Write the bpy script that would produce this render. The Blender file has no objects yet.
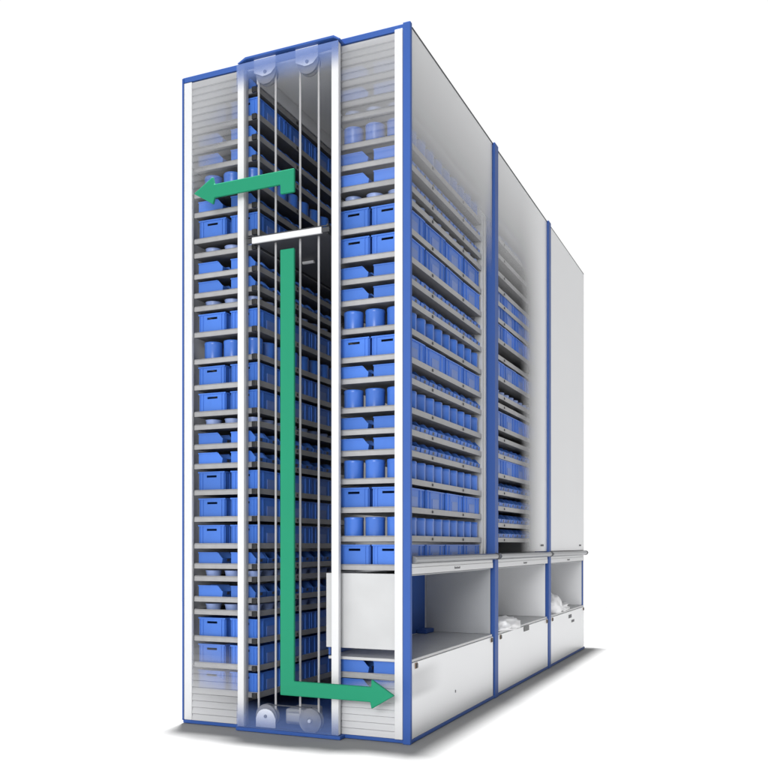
import bpy, bmesh, math, random
from mathutils import Vector, noise
random.seed(7)
S = bpy.context.scene
COL = S.collection
R = math.radians

# ------------------------------------------------------------------ camera
cd = bpy.data.cameras.new("camera"); cam = bpy.data.objects.new("camera", cd); COL.objects.link(cam)
cam.location = (2.81378, -6.94152, 1.65718)
cam.rotation_euler = (R(90), 0, R(23.3395))
cd.sensor_width = 36; cd.lens = 42.151; cd.shift_y = 0.20964
cd.clip_start = 0.05; cd.clip_end = 500
S.camera = cam

# ------------------------------------------------------------------ world: white studio surround, dimmer overhead
W = bpy.data.worlds.new("World"); S.world = W; W.use_nodes = True
nt = W.node_tree; nt.nodes.clear()
wo = nt.nodes.new("ShaderNodeOutputWorld"); bg = nt.nodes.new("ShaderNodeBackground")
tc = nt.nodes.new("ShaderNodeTexCoord"); sx = nt.nodes.new("ShaderNodeSeparateXYZ"); rp = nt.nodes.new("ShaderNodeValToRGB")
nt.links.new(tc.outputs["Generated"], sx.inputs[0]); nt.links.new(sx.outputs["Z"], rp.inputs[0])
rp.color_ramp.elements[0].position = 0.62; rp.color_ramp.elements[0].color = (1.0, 1.0, 1.0, 1)
rp.color_ramp.elements[1].position = 0.85; rp.color_ramp.elements[1].color = (0.22, 0.23, 0.25, 1)
rs = nt.nodes.new("ShaderNodeMapRange"); rs.interpolation_type = 'SMOOTHSTEP'      # surround dimmed on the work side, added to shade the side faces
nt.links.new(sx.outputs["X"], rs.inputs["Value"])
for k, v in (("From Min", .30), ("From Max", .80), ("To Min", 1.0), ("To Max", .20)): rs.inputs[k].default_value = v
ml = nt.nodes.new("ShaderNodeVectorMath"); ml.operation = 'SCALE'
nt.links.new(rp.outputs[0], ml.inputs[0]); nt.links.new(rs.outputs[0], ml.inputs["Scale"])
nt.links.new(ml.outputs[0], bg.inputs[0]); bg.inputs[1].default_value = 1.02
nt.links.new(bg.outputs[0], wo.inputs[0])

# ------------------------------------------------------------------ studio lamps
def area(name, loc, aim, size, power, color=(1, 1, 1)):
    l = bpy.data.lights.new(name, 'AREA'); l.shape = 'DISK'; l.size = size; l.energy = power; l.color = color
    o = bpy.data.objects.new(name, l); COL.objects.link(o); o.location = loc
    o.rotation_euler = (Vector(aim) - Vector(loc)).to_track_quat('-Z', 'Y').to_euler()
    return o
area("overhead_lamp", (-3.7, 5.6, 80), (-3.7, 5.6, 0), 4.4, 245000)
area("front_softbox", (2.2, -15.0, 5.6), (-1.2, 0, 3.2), 6.0, 1500)

S.view_settings.view_transform = 'Standard'; S.view_settings.look = 'None'
S.view_settings.exposure = 0.0; S.view_settings.gamma = 1.0
S.cycles.max_bounces = 8; S.cycles.transparent_max_bounces = 24; S.cycles.use_denoising = True

# ------------------------------------------------------------------ materials
def nodes(name):
    m = bpy.data.materials.new(name); m.use_nodes = True
    return m, m.node_tree, m.node_tree.nodes["Principled BSDF"]
def paint(name, col, rough=0.4, metal=0.0, spec=0.5, var=0.05, scale=6.0, bump=0.0):
    m, t, b = nodes(name)
    b.inputs["Roughness"].default_value = rough; b.inputs["Metallic"].default_value = metal
    b.inputs["Specular IOR Level"].default_value = spec
    c = t.nodes.new("ShaderNodeTexCoord"); n = t.nodes.new("ShaderNodeTexNoise"); n.inputs["Scale"].default_value = scale
    n.inputs["Detail"].default_value = 5
    t.links.new(c.outputs["Object"], n.inputs["Vector"])
    r = t.nodes.new("ShaderNodeValToRGB")
    r.color_ramp.elements[0].position = .3; r.color_ramp.elements[1].position = .7
    r.color_ramp.elements[0].color = tuple(x * (1 - var) for x in col) + (1,)
    r.color_ramp.elements[1].color = tuple(min(1, x * (1 + var)) for x in col) + (1,)
    t.links.new(n.outputs["Fac"], r.inputs[0]); t.links.new(r.outputs[0], b.inputs["Base Color"])
    mr = t.nodes.new("ShaderNodeMapRange"); mr.inputs[3].default_value = rough * .85; mr.inputs[4].default_value = min(1, rough * 1.2)
    t.links.new(n.outputs["Fac"], mr.inputs[0]); t.links.new(mr.outputs[0], b.inputs["Roughness"])
    if bump:
        bp = t.nodes.new("ShaderNodeBump"); bp.inputs["Strength"].default_value = bump; bp.inputs["Distance"].default_value = .01
        n2 = t.nodes.new("ShaderNodeTexNoise"); n2.inputs["Scale"].default_value = scale * 8
        t.links.new(c.outputs["Object"], n2.inputs["Vector"])
        t.links.new(n2.outputs["Fac"], bp.inputs["Height"]); t.links.new(bp.outputs[0], b.inputs["Normal"])
    return m

def tint(m, amt):                    # each piece its own slight shade of the same plastic
    t = m.node_tree; b = t.nodes["Principled BSDF"]; src = b.inputs["Base Color"].links[0].from_socket
    oi = t.nodes.new("ShaderNodeObjectInfo"); h = t.nodes.new("ShaderNodeHueSaturation")
    mr = t.nodes.new("ShaderNodeMapRange"); mr.inputs[3].default_value = 1-amt; mr.inputs[4].default_value = 1+amt
    t.links.new(oi.outputs["Random"], mr.inputs[0]); t.links.new(mr.outputs[0], h.inputs["Value"])
    t.links.new(src, h.inputs["Color"]); t.links.new(h.outputs[0], b.inputs["Base Color"])
def math_node(t, op, a, b=None, c=None):
    n = t.nodes.new("ShaderNodeMath"); n.operation = op
    for i, v in enumerate((a, b, c)):
        if v is None: continue
        if isinstance(v, (int, float)): n.inputs[i].default_value = v
        else: t.links.new(v, n.inputs[i])
    return n.outputs[0]
def smooth(t, v, lo, hi):           # 0 at lo, 1 at hi (smoothstep)
    n = t.nodes.new("ShaderNodeMapRange"); n.interpolation_type = 'SMOOTHSTEP'
    t.links.new(v, n.inputs["Value"])
    if lo < hi:
        n.inputs["From Min"].default_value = lo; n.inputs["From Max"].default_value = hi
        return n.outputs[0]
    n.inputs["From Min"].default_value = hi; n.inputs["From Max"].default_value = lo
    n.inputs["To Min"].default_value = 1; n.inputs["To Max"].default_value = 0
    return n.outputs[0]
def fading(name, col, rough, alpha):     # a sheet whose coating fades out to clear; alpha(tree, X, Y, Z) -> socket, local metres
    m, t, b = nodes(name); b.inputs['Base Color'].default_value = col + (1,); b.inputs['Roughness'].default_value = rough; b.inputs['Metallic'].default_value = .25
    out = t.nodes["Material Output"]
    tr = t.nodes.new("ShaderNodeBsdfTransparent"); mx = t.nodes.new("ShaderNodeMixShader")
    c = t.nodes.new("ShaderNodeTexCoord"); s = t.nodes.new("ShaderNodeSeparateXYZ")
    t.links.new(c.outputs["Object"], s.inputs[0])
    t.links.new(alpha(t, *s.outputs[:3]), mx.inputs[0])
    t.links.new(tr.outputs[0], mx.inputs[1]); t.links.new(b.outputs[0], mx.inputs[2]); t.links.new(mx.outputs[0], out.inputs[0])
    return m

WHITE = (.74, .745, .755)
M = dict(
    white=paint("white_powder_coat", WHITE, .38, var=.015, scale=2),
    post=paint("white_post_paint", (.63, .635, .645), .35, var=.015, scale=3),
    panel=paint("light_grey_panel_paint", (.74, .745, .755), .3, var=.02, scale=.7),
    inner=paint("grey_inner_sheet", (.40, .41, .425), .45, var=.04, scale=2),
    lining=paint("pale_grey_lining", (.78, .785, .80), .45, var=.03, scale=2),
    worktop=paint("grey_worktop", (.50, .505, .51), .35, var=.05, scale=3),
    bar=paint("grey_aluminium", (.22, .225, .235), .32, metal=.55, var=.04, scale=4),
    blue=paint("blue_frame_paint", (.030, .090, .33), .5, spec=.3, var=.03, scale=3),
    deck=paint("shaded_deck_sheet", (.13, .13, .135), .5, var=.06, scale=6),  # tray sheet darkened; shade beneath the trays is put into the colour
    tray=paint("galvanised_tray", (.34, .34, .345), .42, metal=.25, var=.07, scale=9),
    plastic=paint("blue_plastic", (.052, .158, .54), .42, spec=.35, var=.05, scale=5, bump=.03),
    canplastic=paint("blue_can_plastic", (.048, .150, .53), .30, spec=.4, var=.04, scale=5),
    dish=paint("paled_dish_plastic", (.26, .35, .64), .4, var=.05, scale=6),  # blue plastic made paler; its reflection is painted into the colour
    patch=paint("pale_blue_patch", (.13, .21, .50), .5, var=.08, scale=12),
    dark=paint("dark_steel", (.035, .037, .042), .45, var=.1),
    black=paint("black_plastic", (.012, .012, .013), .4, var=.1),
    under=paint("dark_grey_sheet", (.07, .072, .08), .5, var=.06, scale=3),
    belt=paint("pale_belt", (.34, .34, .35), .5, var=.06),
    wheel=paint("wheel_grey", (.27, .275, .29), .35, metal=.3, var=.05),
    plate=paint("pale_bracket", (.82, .84, .88), .4, var=.02),
    green=paint("green_lacquer", (.012, .235, .125), .6, spec=.2, var=.015, scale=1.5),
    orange=paint("brown_plastic", (.22, .13, .07), .4, var=.05),
    print=paint("grey_print", (.10, .10, .11), .6, var=.1),
    paper=paint("white_packing_film", (.90, .90, .91), .4, var=.02),
    floor=paint("studio_floor", (.30, .30, .30), .7, spec=.1, var=.0),
)

for k, a in (("plastic", .16), ("canplastic", .12), ("dish", .15), ("tray", .08)): tint(M[k], a)
M["panel"].node_tree.nodes["Principled BSDF"].inputs["Metallic"].default_value = .25

# ------------------------------------------------------------------ mesh helpers
class MB:
    def __init__(s): s.bm = bmesh.new()
    def box(s, x0, x1, y0, y1, z0, z1):
        v = [s.bm.verts.new(p) for p in ((x0,y0,z0),(x1,y0,z0),(x1,y1,z0),(x0,y1,z0),(x0,y0,z1),(x1,y0,z1),(x1,y1,z1),(x0,y1,z1))]
        for f in ((0,3,2,1),(4,5,6,7),(0,1,5,4),(1,2,6,5),(2,3,7,6),(3,0,4,7)): s.bm.faces.new([v[i] for i in f])
        return s
    def prism(s, pts, axis, a, b):        # polygon in the two other axes, extruded along axis from a to b
        def P(u, w, k): return {'x': (k, u, w), 'y': (u, k, w), 'z': (u, w, k)}[axis]
        A = [s.bm.verts.new(P(u, w, a)) for u, w in pts]; B = [s.bm.verts.new(P(u, w, b)) for u, w in pts]
        n = len(pts); s.bm.faces.new(A); s.bm.faces.new(B[::-1])
        for i in range(n): s.bm.faces.new((A[i], B[i], B[(i+1) % n], A[(i+1) % n]))
        return s
    def lathe(s, prof, c=(0,0,0), axis='z', n=28):
        rings = []
        for r, h in prof:
            ring = []
            if r < 1e-6:
                p = {'z': (0,0,h), 'y': (0,h,0), 'x': (h,0,0)}[axis]
                ring = [s.bm.verts.new(Vector(c) + Vector(p))]
            else:
                for i in range(n):
                    a = 2*math.pi*i/n; u, w = r*math.cos(a), r*math.sin(a)
                    p = {'z': (u,w,h), 'y': (u,h,w), 'x': (h,u,w)}[axis]
                    ring.append(s.bm.verts.new(Vector(c) + Vector(p)))
            rings.append(ring)
        for A, B in zip(rings, rings[1:]):
            for i in range(n):
                j = (i+1) % n
                if len(A) == 1 and len(B) == 1: continue
                if len(A) == 1: s.bm.faces.new((A[0], B[i], B[j]))
                elif len(B) == 1: s.bm.faces.new((A[i], B[0], A[j]))
                else: s.bm.faces.new((A[i], B[i], B[j], A[j]))
        return s
    def build(s, name, mat, parent=None, bevel=0, smooth=False, loc=None):
        bmesh.ops.recalc_face_normals(s.bm, faces=s.bm.faces)
        me = bpy.data.meshes.new(name); s.bm.to_mesh(me); s.bm.free()
        me.materials.append(mat)
        if smooth:
            for p in me.polygons: p.use_smooth = True
            me.set_sharp_from_angle(angle=R(35))
        o = bpy.data.objects.new(name, me); COL.objects.link(o)
        if parent: o.parent = parent
        if loc: o.location = loc
        if bevel:
            b = o.modifiers.new("bevel", 'BEVEL'); b.width = bevel; b.segments = 2; b.limit_method = 'ANGLE'; b.angle_limit = R(40)
        return o
def box(name, mat, parent, x0, x1, y0, y1, z0, z1, bevel=0):
    return MB().box(x0, x1, y0, y1, z0, z1).build(name, mat, parent, bevel)
def tag(o, label, cat, group=None, kind=None):
    o['label'] = label; o['category'] = cat
    if group: o['group'] = group
    if kind: o['kind'] = kind
    return o
def empty(name, loc):
    o = bpy.data.objects.new(name, None); COL.objects.link(o); o.location = loc; o.empty_display_size = .1
    return o
def copy_tree(o, parent=None):
    c = o.copy(); COL.objects.link(c); c.parent = parent
    for ch in list(o.children): copy_tree(ch, c)
    return c
NUM = ['zeroth','first','second','third','fourth','fifth','sixth','seventh','eighth','ninth','tenth']
def nth(n):
    if n <= 10: return NUM[n]
    return "%d%s" % (n, 'th' if 10 <= n % 100 <= 20 else {1:'st',2:'nd',3:'rd'}.get(n % 10, 'th'))

# ------------------------------------------------------------------ floor
fl = MB().box(-13, 13, -11, 17, -.05, 0).build("floor", M['floor']); fl['kind'] = 'structure'

# ------------------------------------------------------------------ the three machines
H = 5.96
def shell(y0, y1, label):
    m = empty("storage_lift", (0, y0, 0)); L = y1 - y0
    tag(m, label, "storage machine", "storage lifts standing in one row")
    box("outer_wall", M['white'], m, -2.20, -2.17, .03, L-.03, .035, 5.94)
    rf = box("roof", M['blue'], m, -2.218, .036, 0, L-.004, H-.008, 6.0, .004)
    box("roof_edge", M['dark'], rf, .0365, .048, .07, L-.008, 5.986, 5.998)
    box("plinth", M['blue'], m, -2.218, .062, 0, L-.004, .004, .035, .004)
    return m, L

# --- machine 1, the cut open one
m1, L1 = shell(0, 2.50, "nearest tall white storage lift, cut open to show its shaft and blue stock")
box("shaft_ceiling", M['lining'], m1, -2.16, -.03, .03, 2.43, 5.931, 5.948)
box("rear_wall", M['lining'], m1, -2.168, -.03, 2.44, 2.47, .036, 5.93)
# ceiling and inner sheets of the shaft
box("shaft_lining", M['lining'], m1, -1.44, -1.425, .03, 2.43, 5.80, 5.93)
# front posts: outer left, two proud ones beside the shaft, corner
P1 = MB().box(-2.205, -2.118, -.004, .03, .036, 5.945).build("post", M['post'], m1, .006)
box("edge_strip", M['blue'], m1, -2.222, -2.206, -.010, .05, .03, 5.99, .003)
box("post", M['post'], m1, -1.575, -1.508, -.08, -.03, .036, 5.94, .008)
box("post", M['post'], m1, -.638, -.568, -.08, -.03, .036, 5.94, .008)
box("post", M['post'], m1, -.078, -.005, -.022, .03, .036, 5.955, .006)
box("corner_post", M['blue'], m1, -.002, .066, -.024, .02, .0, 5.998, .006)
box("post_liner", M['inner'], m1, -1.56, -1.525, -.028, .025, .04, 5.93)
box("post_liner", M['inner'], m1, -.635, -.60, -.028, .025, .04, 5.93)
# grey channel at the far end of the shelves
ch = MB().box(-.10, -.012, 2.245, 2.275, 1.42, 5.93).box(-.06, -.022, 2.276, 2.33, 1.42, 5.93).box(-.10, -.008, 2.331, 2.365, 1.42, 5.93).build("shelf_channel", M['worktop'], m1, .004)
# shaft hood: the proud front bay's head and foot
hood = MB().prism([(-1.566, 5.951), (-1.482, 5.991), (-.606, 5.991), (-.545, 5.951), (-.56, 5.945), (-.61, 5.972), (-1.478, 5.972), (-1.552, 5.945)], 'y', -.098, -.002).build("shaft_head", M['blue'], m1, .004)
box("shaft_foot", M['blue'], m1, -1.58, -.545, -.098, -.001, .004, .034, .004)
def cover_alpha(t, X, Y, Z):
    a = math_node(t, 'MULTIPLY', smooth(t, Z, 5.68, 6.06), .85)
    b = math_node(t, 'MULTIPLY', smooth(t, Z, .30, -.10), .52)
    return math_node(t, 'MAXIMUM', a, b)
M['cover'] = fading("blue_tinted_cover", (.16, .25, .56), .3, cover_alpha)
box("shaft_cover", M['cover'], m1, -1.578, -.566, -.088, -.084, 5.55, 5.944)
box("shaft_cover", M['cover'], m1, -1.578, -.566, -.088, -.084, .036, .63)
# ribbed front panels, their coating fading out over the stock
def ribbed(name, x0, x1, z0, z1, mat):
    mb = MB(); p = .0605; n = int(round((z1-z0)/p)); p = (z1-z0)/n
    pts = [(.012, z0)]
    for i in range(n):
        a = z0+i*p
        pts += [(-.002, a+.002), (.004, a+p*.55), (.010, a+p-.007), (.012, a+p-.004)] if i < n-1 else [(-.002, a+.002), (.006, a+p)]
    front = [[mb.bm.verts.new((x, y, z)) for y, z in pts] for x in (x0, x1)]
    for a, b, c, d in zip(front[0], front[1], front[1][1:], front[0][1:]): mb.bm.faces.new((a, b, c, d))
    return mb.build(name, mat, m1)
def ful(t, X, Y, Z):
    q = math_node(t, 'MULTIPLY_ADD', X, -1.0, Z)          # fades lower down towards the outer side
    return math_node(t, 'MULTIPLY', smooth(t, q, 6.55, 7.85), .98)
def fur(t, X, Y, Z):
    q = math_node(t, 'MULTIPLY_ADD', X, .45, Z)
    return math_node(t, 'MULTIPLY', smooth(t, q, 4.30, 6.15), .97)
def fll(t, X, Y, Z):
    q = math_node(t, 'MULTIPLY_ADD', X, .35, Z)
    return math_node(t, 'MULTIPLY', smooth(t, q, .22, -.75), .97)
def flr(t, X, Y, Z):
    q = math_node(t, 'MULTIPLY_ADD', X, -.22, Z)
    return math_node(t, 'MULTIPLY', smooth(t, q, .62, .40), .95)
ribbed("ribbed_panel", -2.117, -1.577, 4.40, 5.94, fading("fading_rib_coat", (.41, .415, .43), .4, ful))
ribbed("ribbed_panel", -.60, -.079, 3.95, 5.94, fading("fading_rib_coat", (.47, .475, .49), .4, fur))
ribbed("ribbed_panel", -2.117, -1.577, .036, 1.15, fading("fading_rib_coat", (.54, .545, .56), .4, fll))
ribbed("ribbed_panel", -.60, -.079, .036, .63, fading("fading_rib_coat", (.56, .565, .58), .4, flr))
# side panel over the top shelves, fading out downwards
def side1(t, X, Y, Z):
    return math_node(t, 'MULTIPLY', smooth(t, Z, 4.45, 6.30), 1.0)
box("side_panel", fading("fading_side_coat", (.70, .705, .715), .28, side1), m1, .040, .044, .022, 2.415, 4.25, 5.984)
# pulleys and hoist belts
def pulley(x, z, r, up, blob):
    p = MB().lathe([(0, -.002), (r*.25, -.002), (r*.3, -.006), (r*.86, -.006), (r, -.012), (r, .008), (r*.93, .018), (r, .028), (r, .045), (0, .045)], (x, -.03, z), 'y', 40).build("pulley", M['wheel'], m1, smooth=True)
    b = MB()
    if up:
        b.prism([(x-.115, z+.13), (x+.105, z+.13), (x+.105, z+.03), (x+.055, z-.02), (x+.01, z-.03), (x-.03, z-.03), (x-.06, z-.015), (x-.115, z+.01)], 'y', -.052, -.046)
    elif blob:
        b.prism([(x-.10, z-.10), (x+.10, z-.10), (x+.10, z-.02)] + [(x+.09*math.cos(a), z-.01+.075*math.sin(a)) for a in [R(k) for k in range(15, 170, 18)]] + [(x-.10, z-.02)], 'y', -.052, -.046)
    if up or blob: b.build("bracket", M['plate'], p, .002)
    MB().lathe([(0, -.062), (.014, -.062), (.016, -.056), (.016, -.046), (0, -.046)], (x, 0, z), 'y', 16).build("axle_cap", M['wheel'] if (up or blob) else M['plate'], p, smooth=True)
    return p
pulley(-1.305, 5.845, .10, True, False); pulley(-.885, 5.845, .10, True, False)
pulley(-1.300, .142, .105, False, True); pulley(-.862, .132, .108, False, False)
for x in (-1.392, -1.218, -.972, -.790): box("hoist_belt", M['belt'], m1, x-.009, x+.009, -.018, -.010, .15, 5.85)
box("link_belt", M['dark'], m1, -1.30, -.86, -.02, -.006, .236, .246)
box("link_belt", M['dark'], m1, -1.30, -.86, -.02, -.006, .026, .036)
gb = MB().box(-1.20, -.96, .12, .40, .05, .19).box(-1.16, -1.0, .05, .115, .08, .17).build("drive_housing", M['inner'], m1, .02)
# end closure of the work opening, seen in the cut face
box("opening_end", M['worktop'], m1, -.742, -.05, .032, .05, .772, 1.415, .004)
box("opening_back", M['blue'], m1, -.735, -.715, .06, 2.384, .702, 1.40, .004)
box("opening_back_foot", M['blue'], m1, -.714, -.60, 2.12, 2.36, .702, .745, .006)
box("opening_far_wall", M['inner'], m1, -.70, .03, 2.385, 2.40, .702, 1.41)
box("opening_ceiling", M['inner'], m1, -.712, .02, .052, 2.384, 1.395, 1.405)
def front_bits(m, y0, y1, lock_far=True):       # worktop, bar, fascia, lower panel of one machine (local y)
    wt = box("worktop", M['worktop'], m, -.715, .050, y0, y1, .674, .699, .003)
    bar = MB().prism([(.03, 1.502), (.075, 1.502), (.098, 1.515), (.108, 1.535), (.098, 1.556), (.075, 1.566), (.03, 1.566)], 'y', y0+.01, y1+.075).build("canopy_bar", M['bar'], m, .002)
    MB().prism([(.028, 1.498), (.079, 1.498), (.104, 1.513), (.114, 1.535), (.104, 1.558), (.079, 1.570), (.028, 1.570)], 'y', y1+.077, y1+.112).build("end_cap", M['dark'], bar, .002)
    fa = MB().box(.045, .062, y0, y1-.01, 1.412, 1.468).box(.040, .058, y0, y1-.01, 1.4685, 1.50).build("fascia", M['post'], m, .003)
    mark = MB(); x = 0
    yc = y0 + (y1-y0)*.46
    for i, w in enumerate((.02, .016, .02, .012, .02, .018, .016)):
        mark.box(.0622, .0632, yc+x, yc+x+w, 1.432, 1.432+(.022 if i % 3 == 0 else .016)); x += w+.007
    mark.build("name_mark", M['print'], fa)
    return wt, bar, fa
front_bits(m1, .022, 2.40)
# end stiles each lower panel: with a faded window in machine 1
def low1(t, X, Y, Z):
    a = smooth(t, Y, .85, .15); b = smooth(t, Z, .34, .42); c = smooth(t, Z, .66, .56)
    return math_node(t, 'SUBTRACT', 1.0, math_node(t, 'MULTIPLY', math_node(t, 'MULTIPLY', math_node(t, 'MULTIPLY', a, b), c), .32))
def lower_panel(m, y0, y1, mat):
    p = box("lower_panel", mat, m, .046, .060, y0, y1, .037, .672, .004)
    for y in (y0+.10, y1-.06):
        k = MB().box(.0605, .074, y-.02, y+.02, .622, .660).build("lock", M['black'], p, .004)
        box("lock_rim", M['orange'], k, .0602, .066, y-.026, y+.026, .616, .666, .003)
    return p
lp1 = lower_panel(m1, .022, 2.40, fading("low_panel_coat", (.74, .745, .755), .3, low1))
box("bolt", M['print'], lp1, .0605, .064, 1.14, 1.155, .26, .285)

# --- machines 2 and 3
m2, L2 = shell(2.504, 5.05, "middle tall white storage lift, side panel half faded to show shelves")
m3, L3 = shell(5.054, 7.55, "farthest tall white storage lift with a plain closed side panel")
for m, L in ((m2, L2), (m3, L3)):
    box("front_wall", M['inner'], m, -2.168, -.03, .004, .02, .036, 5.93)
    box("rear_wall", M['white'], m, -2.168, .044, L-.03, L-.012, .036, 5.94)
    box("dark_backing", M['under'], m, -.76, -.745, .03, L-.04, .036, 5.93)  # dark sheet added to stand for the darkness of the shaft
    box("opening_back", M['lining'], m, -.735, -.72, .06, L-.10, .702, 1.40)
    box("opening_far_wall", M['lining'], m, -.718, .03, L-.115, L-.10, .702, 1.41)
    box("opening_near_wall", M['lining'], m, -.718, -.04, .085, .10, .702, 1.40)
    box("opening_ceiling", M['inner'], m, -.718, .02, .102, L-.117, 1.395, 1.405)
    front_bits(m, .085, L-.08)
    box("corner_post", M['blue'], m, -.125, .068, -.058, .075, .0, 6.008, .005)
box("corner_post", M['blue'], m3, -.055, .042, L3-.075, L3-.032, .036, 1.5, .005)
lp2 = lower_panel(m2, .085, L2-.08, M['panel']); lp3 = lower_panel(m3, .085, L3-.05, M['panel'])
MB().box(.0605, .066, 1.20, 1.44, .61, .672).build("grip", M['black'], lp2, .006)
box("notice", M['print'], lp3, .0605, .063, 1.26, 1.46, .575, .625); box("notice", M['print'], lp3, .0605, .063, 1.46, 1.66, .50, .535)
def side2(t, X, Y, Z):
    a = smooth(t, Y, 1.05, 2.45); b = math_node(t, 'MULTIPLY', smooth(t, Z, 4.3, 6.4), .97)
    return math_node(t, 'SUBTRACT', 1.0, math_node(t, 'MULTIPLY', math_node(t, 'SUBTRACT', 1.0, a), math_node(t, 'SUBTRACT', 1.0, b)))
sp2 = box("side_panel", fading("fading_side_coat", (.74, .745, .755), .28, side2), m2, .040, .044, .078, L2-.062, 1.575, 5.984)
sp3 = box("side_panel", M['panel'], m3, .040, .048, .078, L3-.012, 1.575, 5.984, .002)
for sp, y in ((sp2, 2.12), (sp3, 2.10)):
    mk = MB(); x = 0
    for w in (.03, .02, .03, .025, .02): mk.box(.0485, .0495, y+x, y+x+w, 1.64, 1.665); x += w+.008
    mk.build("maker_mark", M['print'], sp)

# ------------------------------------------------------------------ lift platform in the shaft
lp = empty("lift_platform", (-1.055, -.06, 4.32))
tag(lp, "lift platform with white front bar hanging on belts in the shaft", "lift platform")
box("front_bar", M['post'], lp, -.355, .335, -.045, -.022, .002, .056, .004)
mb = MB().box(-.415, -.357, -.040, -.02, .008, .05).box(.337, .405, -.040, -.02, .008, .05).box(-.40, .39, -.040, -.026, .058, .068).build("bar_end", M['dark'], lp, .004)
box("deck", M['under'], lp, -.35, .37, -.018, 2.20, .012, .045, .003)
box("side_rail", M['dark'], lp, -.365, -.352, -.015, 2.20, .0, .085); box("side_rail", M['dark'], lp, .372, .385, -.015, 2.20, .0, .085)
box("cross_bar", M['post'], lp, -.20, -.08, .60, .63, -.012, .010, .002)

# ------------------------------------------------------------------ stock prototypes
protos = {}
def make_bin():     # tall euro bin, ends face +-y
    w, l, h = .278, .490, .204; t = .006; x, y = w/2, l/2
    o = MB()
    o.box(-x, -x+t, -y, y, 0, h-.012).box(x-t, x, -y, y, 0, h-.012).box(-x+t, x-t, -y+t, y-t, 0, .006)
    for s in (-1, 1):
        a, b = (-y, -y+t) if s < 0 else (y-t, y)
        o.box(-x+t, -.055, a, b, 0, h-.012).box(.055, x-t, a, b, 0, h-.012).box(-.055, .055, a, b, 0, h-.054).box(-.055, .055, a, b, h-.034, h-.012)
    # rim, corner ribs
    o.box(-x-.008, x+.008, -y-.008, -y+.004, h-.0118, h).box(-x-.008, x+.008, y-.004, y+.008, h-.0118, h)
    o.box(-x-.008, -x+.004, -y+.0042, y-.0042, h-.0118, h).box(x-.004, x+.008, -y+.0042, y-.0042, h-.0118, h)
    for s in (-1, 1):
        for xx in (-x+.004, -x+.034, x-.042, x-.012): o.box(xx, xx+.008, *((-y-.006, -y-.0002) if s < 0 else (y+.0002, y+.006)), .01, h-.0122)
        for yy in (-y+.01, -y+.085, -y+.10, y-.108, y-.093, y-.018): o.box(*((-x-.006, -x-.0002) if s < 0 else (x+.0002, x+.006)), yy, yy+.008, .01, h-.0122)
    b = o.build("storage_bin", M['plastic'])
    MB().box(x+.0003, x+.004, -.085, .085, .04, .13).build("side_patch", M['patch'], b)  # paler rectangle on the long side of the bin
    return b
def make_pick():    # low picking bin, sloped open front towards +x
    l, w, h = .262, .192, .136; x, y, t = l/2, w/2, .005
    o = MB()
    prof = [(-x, 0), (x-.012, 0), (x, .084), (x-.008, .088), (x-.052, h), (-x, h)]
    o.prism(prof, 'y', -y, -y+t).prism(prof, 'y', y-t, y)
    o.box(-x, x-.013, -y+t, y-t, 0, .005).box(-x, -x+t, -y+t, y-t, .005, h)
    o.prism([(x-.012, .0), (x, .084), (x-.006, .084), (x-.018, .005)], 'y', -y+t, y-t)
    o.box(-x-.004, x-.055, -y-.005, -y-.0002, h-.008, h+.002).box(-x-.004, x-.055, y+.0002, y+.005, h-.008, h+.002)
    b = o.build("picking_bin", M['plastic'])
    MB().prism([(x-.0065, .052), (x-.0025, .078), (x+.0005, .078), (x-.0035, .052)], 'y', -.022, .022).build("label_slot", M['under'], b)
    return b
def make_can():
    r, h = .0865, .197
    return MB().lathe([(0, 0), (r-.006, 0), (r-.002, .004), (r-.002, h-.03), (r, h-.027), (r, h-.006), (r-.003, h), (r-.009, h-.001), (r-.012, h-.006), (0, h-.006)], n=32).build("round_can", M['canplastic'], smooth=True)
def make_dish():
    r, h = .078, .084
    return MB().lathe([(0, 0), (r*.72, 0), (r*.78, .004), (r*.95, h-.008), (r, h-.006), (r, h), (r*.93, h), (r*.74, .010), (0, .008)], n=26).build("shallow_dish", M['dish'], smooth=True)
protos = dict(B=make_bin, P=make_pick, C=make_can, D=make_dish)
for k, f in list(protos.items()): protos[k] = f()
used = set()
KIND = dict(B=("tall blue bin", "storage bin", "tall blue storage bins"), P=("low blue open-front bin", "picking bin", "low blue picking bins"),
            C=("blue round can", "can", "blue round cans"), D=("small pale dish", "dish", "small pale dishes"))
def put(k, x, y, z, where):
    p = protos[k]
    o = p if k not in used else copy_tree(p)
    used.add(k)
    o.location = (x, y, z + .0)
    if k in 'CD': o.rotation_euler.z = random.uniform(0, 6.28)
    else: o.rotation_euler.z = random.uniform(-.025, .025)
    n, c, g = KIND[k]
    tag(o, n + " " + where, c, g)
    return o
def make_tray(w, l):      # origin: outer corner bottom (x to -w, y to l)
    o = MB(); t = .004; h = .05
    # folded lips with a returned top edge
    for pr in (((-.0, .0), (-.0, h), (-.016, h), (-.016, h-.005), (-.004, h-.005), (-.004, 0.0)),):
        o.prism([(a, b) for a, b in pr], 'y', 0, l)
        o.prism([(-w-a, b) for a, b in pr], 'y', 0, l)
    o.prism([(0.0-.012, 0), (-.012, h-.012), (-.004, h-.001), (.006, h-.001), (.006, h-.006), (0, h-.012), (0, 0)], 'x', -w, 0)
    o.box(-w, 0, l-.004, l, .0, h)
    t = o.build("shelf_tray", M['tray'])
    box("deck", M['deck'], t, -w+.0045, -.0045, .001, l-.0045, .006, .012)
    return t
TR = make_tray(.628, 2.20); TL = make_tray(.69, 2.03); T2 = make_tray(.60, 2.2)
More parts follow.
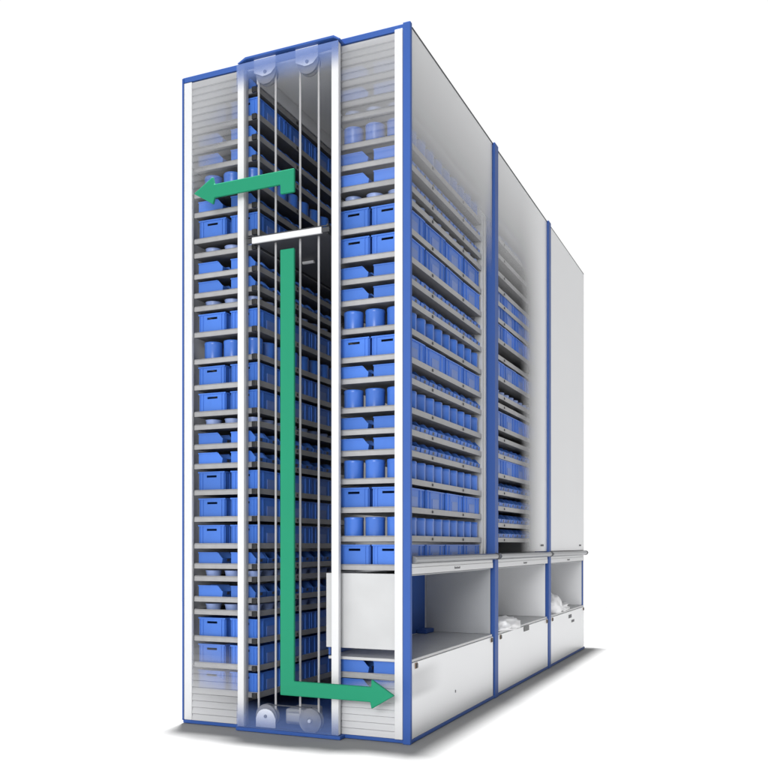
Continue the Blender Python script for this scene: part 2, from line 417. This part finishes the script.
def clips(tray, x, ys):
    for y in ys: box("clip", M['dark'], tray, x, x+.006, y-.014, y+.014, .012, .036, .002)
clips(TR, .001, (.70, 1.58)); clips(T2, .001, (.52, 1.75))
clips(TL, .001, (.70, 1.58)); box("hook", M['black'], TL, -.058, -.012, -.035, -.013, -.004, .046, .003)
first_tray = set()
def tray(T, loc, label, grp):
    o = T if T.name not in first_tray else copy_tree(T)
    first_tray.add(T.name); o.location = loc
    return tag(o, label, "shelf tray", grp)
CONT = dict(B="tall bins", P="low open-front bins", C="round cans", D="small dishes", E="nothing")

# right stack (work side), top to bottom, z of the lip's lower edge
RS = [(5.795,'E'),(5.607,'P'),(5.425,'P'),(5.305,'D'),(5.056,'C'),(4.874,'P'),(4.69,'P'),(4.568,'D'),(4.322,'B'),(4.08,'B'),(3.891,'P'),(3.707,'P'),
      (3.465,'C'),(3.219,'B'),(3.039,'P'),(2.787,'C'),(2.599,'P'),(2.419,'P'),(2.178,'C'),(1.933,'B'),(1.687,'C'),(1.444,'B'),(.52,'P'),(.36,'P')]
CY = [.133 + .2215*i for i in range(10)]
n_up = len(RS) - 2
for i, (z, k) in enumerate(RS):
    up = n_up - i                        # counted up from the white end panel
    if up >= 1: nm = "on the %s shelf up, right stack" % nth(up); tl = "grey tray, %s above the white end panel, right stack" % nth(up)
    else: nm = "on the %s shelf under the worktop" % ("upper" if z > .45 else "lower"); tl = "grey tray under the nearest worktop, %s of two" % ("upper" if z > .45 else "lower")
    tray(TR, (-.018, .034, z), tl + (" holding " + CONT[k] if k != 'E' else ", empty"), "shelf trays of the right stack")
    zz = z + .0125
    if k == 'B':
        for j in range(4):
            y = .034 + .02 + .2525 + j*.502
            put('B', -.172, .05 + .2525 + j*.542, zz, ("at the corner " if j == 0 else "%s from the corner " % nth(j+1)) + nm)
        put('B', -.486, .05 + .2525, zz, "beside the shaft post " + nm)
    elif k == 'P':
        for j, y in enumerate(CY):
            put('P', -.165, y + .012, zz, ("at the corner " if j == 0 else "%s from the corner " % nth(j+1)) + nm)
        put('P', -.477, CY[0] + .012, zz, "beside the shaft post " + nm)
    elif k in 'CD':
        for j, y in enumerate(CY):
            put(k, -.122, y + .012, zz, ("at the corner " if j == 0 else "%s from the corner " % nth(j+1)) + nm)
        put(k, -.325, CY[0] + .012, zz, "in the middle of the front " + nm); put(k, -.528, CY[0] + .012, zz, "beside the shaft post " + nm)

# left stack, seen from its end and through the shaft
LS = [(5.726,'P'),(5.484,'B'),(5.298,'P'),(5.113,'P'),(4.871,'C'),(4.689,'P'),(4.447,'B'),(4.314,'D'),(4.119,'P'),(3.943,'P'),(3.82,'D'),(3.579,'B'),
      (3.33,'C'),(3.091,'B'),(2.845,'B'),(2.723,'D'),(2.541,'P'),(2.360,'P'),(2.118,'B'),(1.872,'B'),(1.625,'B'),(1.440,'P'),(1.325,'D'),(1.134,'P'),
      (1.016,'D'),(.77,'B'),(.525,'B'),(.282,'B')]
for i, (z, k) in enumerate(LS):
    nm = "on the left stack's %s shelf down" % nth(i+1)
    tray(TL, (-1.418, .034, z), "grey tray holding %s, %s down in the left stack" % (CONT[k], nth(i+1)), "shelf trays of the left stack")
    zz = z + .0125
    if k == 'B':
        for j in range(3): put('B', -1.585, .05 + .2525 + j*.508, zz, ("next to the shaft " if j == 0 else "%s back along the shaft " % nth(j+1)) + nm)
        put('B', -1.935, .05 + .2525, zz, "beside the outer post " + nm)
    elif k == 'P':
        for j, y in enumerate(CY[:8]): put('P', -1.592, y + .012, zz, ("next to the shaft " if j == 0 else "%s back along the shaft " % nth(j+1)) + nm)
        put('P', -1.945, CY[0] + .012, zz, "beside the outer post " + nm)
    elif k in 'CD':
        for j, y in enumerate(CY[:8]): put(k, -1.545, y + .012, zz, ("next to the shaft " if j == 0 else "%s back along the shaft " % nth(j+1)) + nm)
        put(k, -1.765, CY[0] + .012, zz, "in the middle of the front " + nm); put(k, -1.975, CY[0] + .012, zz, "beside the outer post " + nm)

# middle machine's shelves behind the fading panel
MS = [(5.46,'E'),(5.27,'P'),(5.09,'P'),(4.90,'E'),(4.70,'E'),(4.52,'E'),(4.36,'B'),(4.174,'B'),(3.942,'B'),(3.756,'E'),(3.52,'B'),(3.319,'D'),(3.213,'E'),(2.957,'B'),(2.835,'E'),(2.639,'P'),(2.419,'B'),(2.227,'P'),(2.047,'P'),(1.858,'P'),(1.69,'P')]
nM = len(MS)
for i, (z, k) in enumerate(MS):
    up = nM - i
    nm = "on the %s shelf up, middle machine" % nth(up)
    tray(T2, (-.018, 2.60, z), "grey tray%s, %s above the middle machine's canopy bar" % (" holding " + CONT[k] if k != 'E' else " left empty", nth(up)), "shelf trays of the middle machine")
    zz = z + .0125
    if k == 'B':
        for j in range(4): put('B', -.172, 2.62 + .26 + j*.508, zz, ("behind the blue post " if j == 0 else "%s from the blue post " % nth(j+1)) + nm)
    elif k in 'PD':
        for j in range(9): put(k, -.165 if k == 'P' else -.11, 2.74 + j*.2065, zz, ("behind the blue post " if j == 0 else "%s from the blue post " % nth(j+1)) + nm)

# ------------------------------------------------------------------ the two green arrows before the cut face
up = [(-1.96, 4.815), (-1.757, 4.936), (-1.74, 4.868), (-.933, 4.878), (-.933, 4.675), (-1.069, 4.675), (-1.069, 4.757), (-1.74, 4.750), (-1.757, 4.692)]
lo = [(-1.069, 4.196), (-.934, 4.196), (-.934, .494), (-.214, .490), (-.211, .552), (-.007, .430), (-.211, .308), (-.222, .364), (-1.069, .367)]
for pts, lab in ((up, "short green bent arrow pointing left from the shaft to the left stack"), (lo, "long green arrow running down the shaft and turning right at the bottom")):
    cx = sum(p[0] for p in pts)/len(pts); cz = min(p[1] for p in pts)
    o = MB().prism([(x-cx, z-cz) for x, z in pts], 'y', -.2, -.168).build("green_arrow", M['green'], None, .009, loc=(cx, 0, cz))
    tag(o, lab, "arrow", "green direction arrows")

# ------------------------------------------------------------------ white things left on the worktops
def crumple(name, loc, dims, seed, amp, flat, label, cat):
    bm = bmesh.new(); bmesh.ops.create_icosphere(bm, subdivisions=4, radius=1)
    off = Vector((seed*3.1, seed*1.7, seed))
    for v in bm.verts:
        p = v.co.copy(); n = 0; a = 1; f = 1.6
        for k in range(3):
            n += a*(1 - 2*abs(noise.noise(p*f + off))); a *= .42; f *= 1.9
        q = p * (1 + amp*(n-.4))
        v.co = Vector((q.x*dims[0], q.y*dims[1], max(q.z*dims[2] + dims[2]*flat, 0.0)))
    me = bpy.data.meshes.new(name); bm.to_mesh(me); bm.free(); me.materials.append(M['paper'])
    for p in me.polygons: p.use_smooth = True
    o = bpy.data.objects.new(name, me); COL.objects.link(o); o.location = loc
    return tag(o, label, cat)
crumple("packing_paper", (-.05, 3.06, .700), (.17, .36, .085), 2, .33, .45, "crumpled white packing paper lying on the middle machine's worktop", "paper")
crumple("plastic_bag", (-.10, 5.72, .700), (.16, .22, .17), 5, .25, .55, "tall white plastic bag standing on the farthest machine's worktop", "bag")
crumple("packing_sheet", (-.06, 6.22, .700), (.11, .30, .07), 9, .35, .45, "low crumpled white sheet beside the bag on the farthest worktop", "paper")
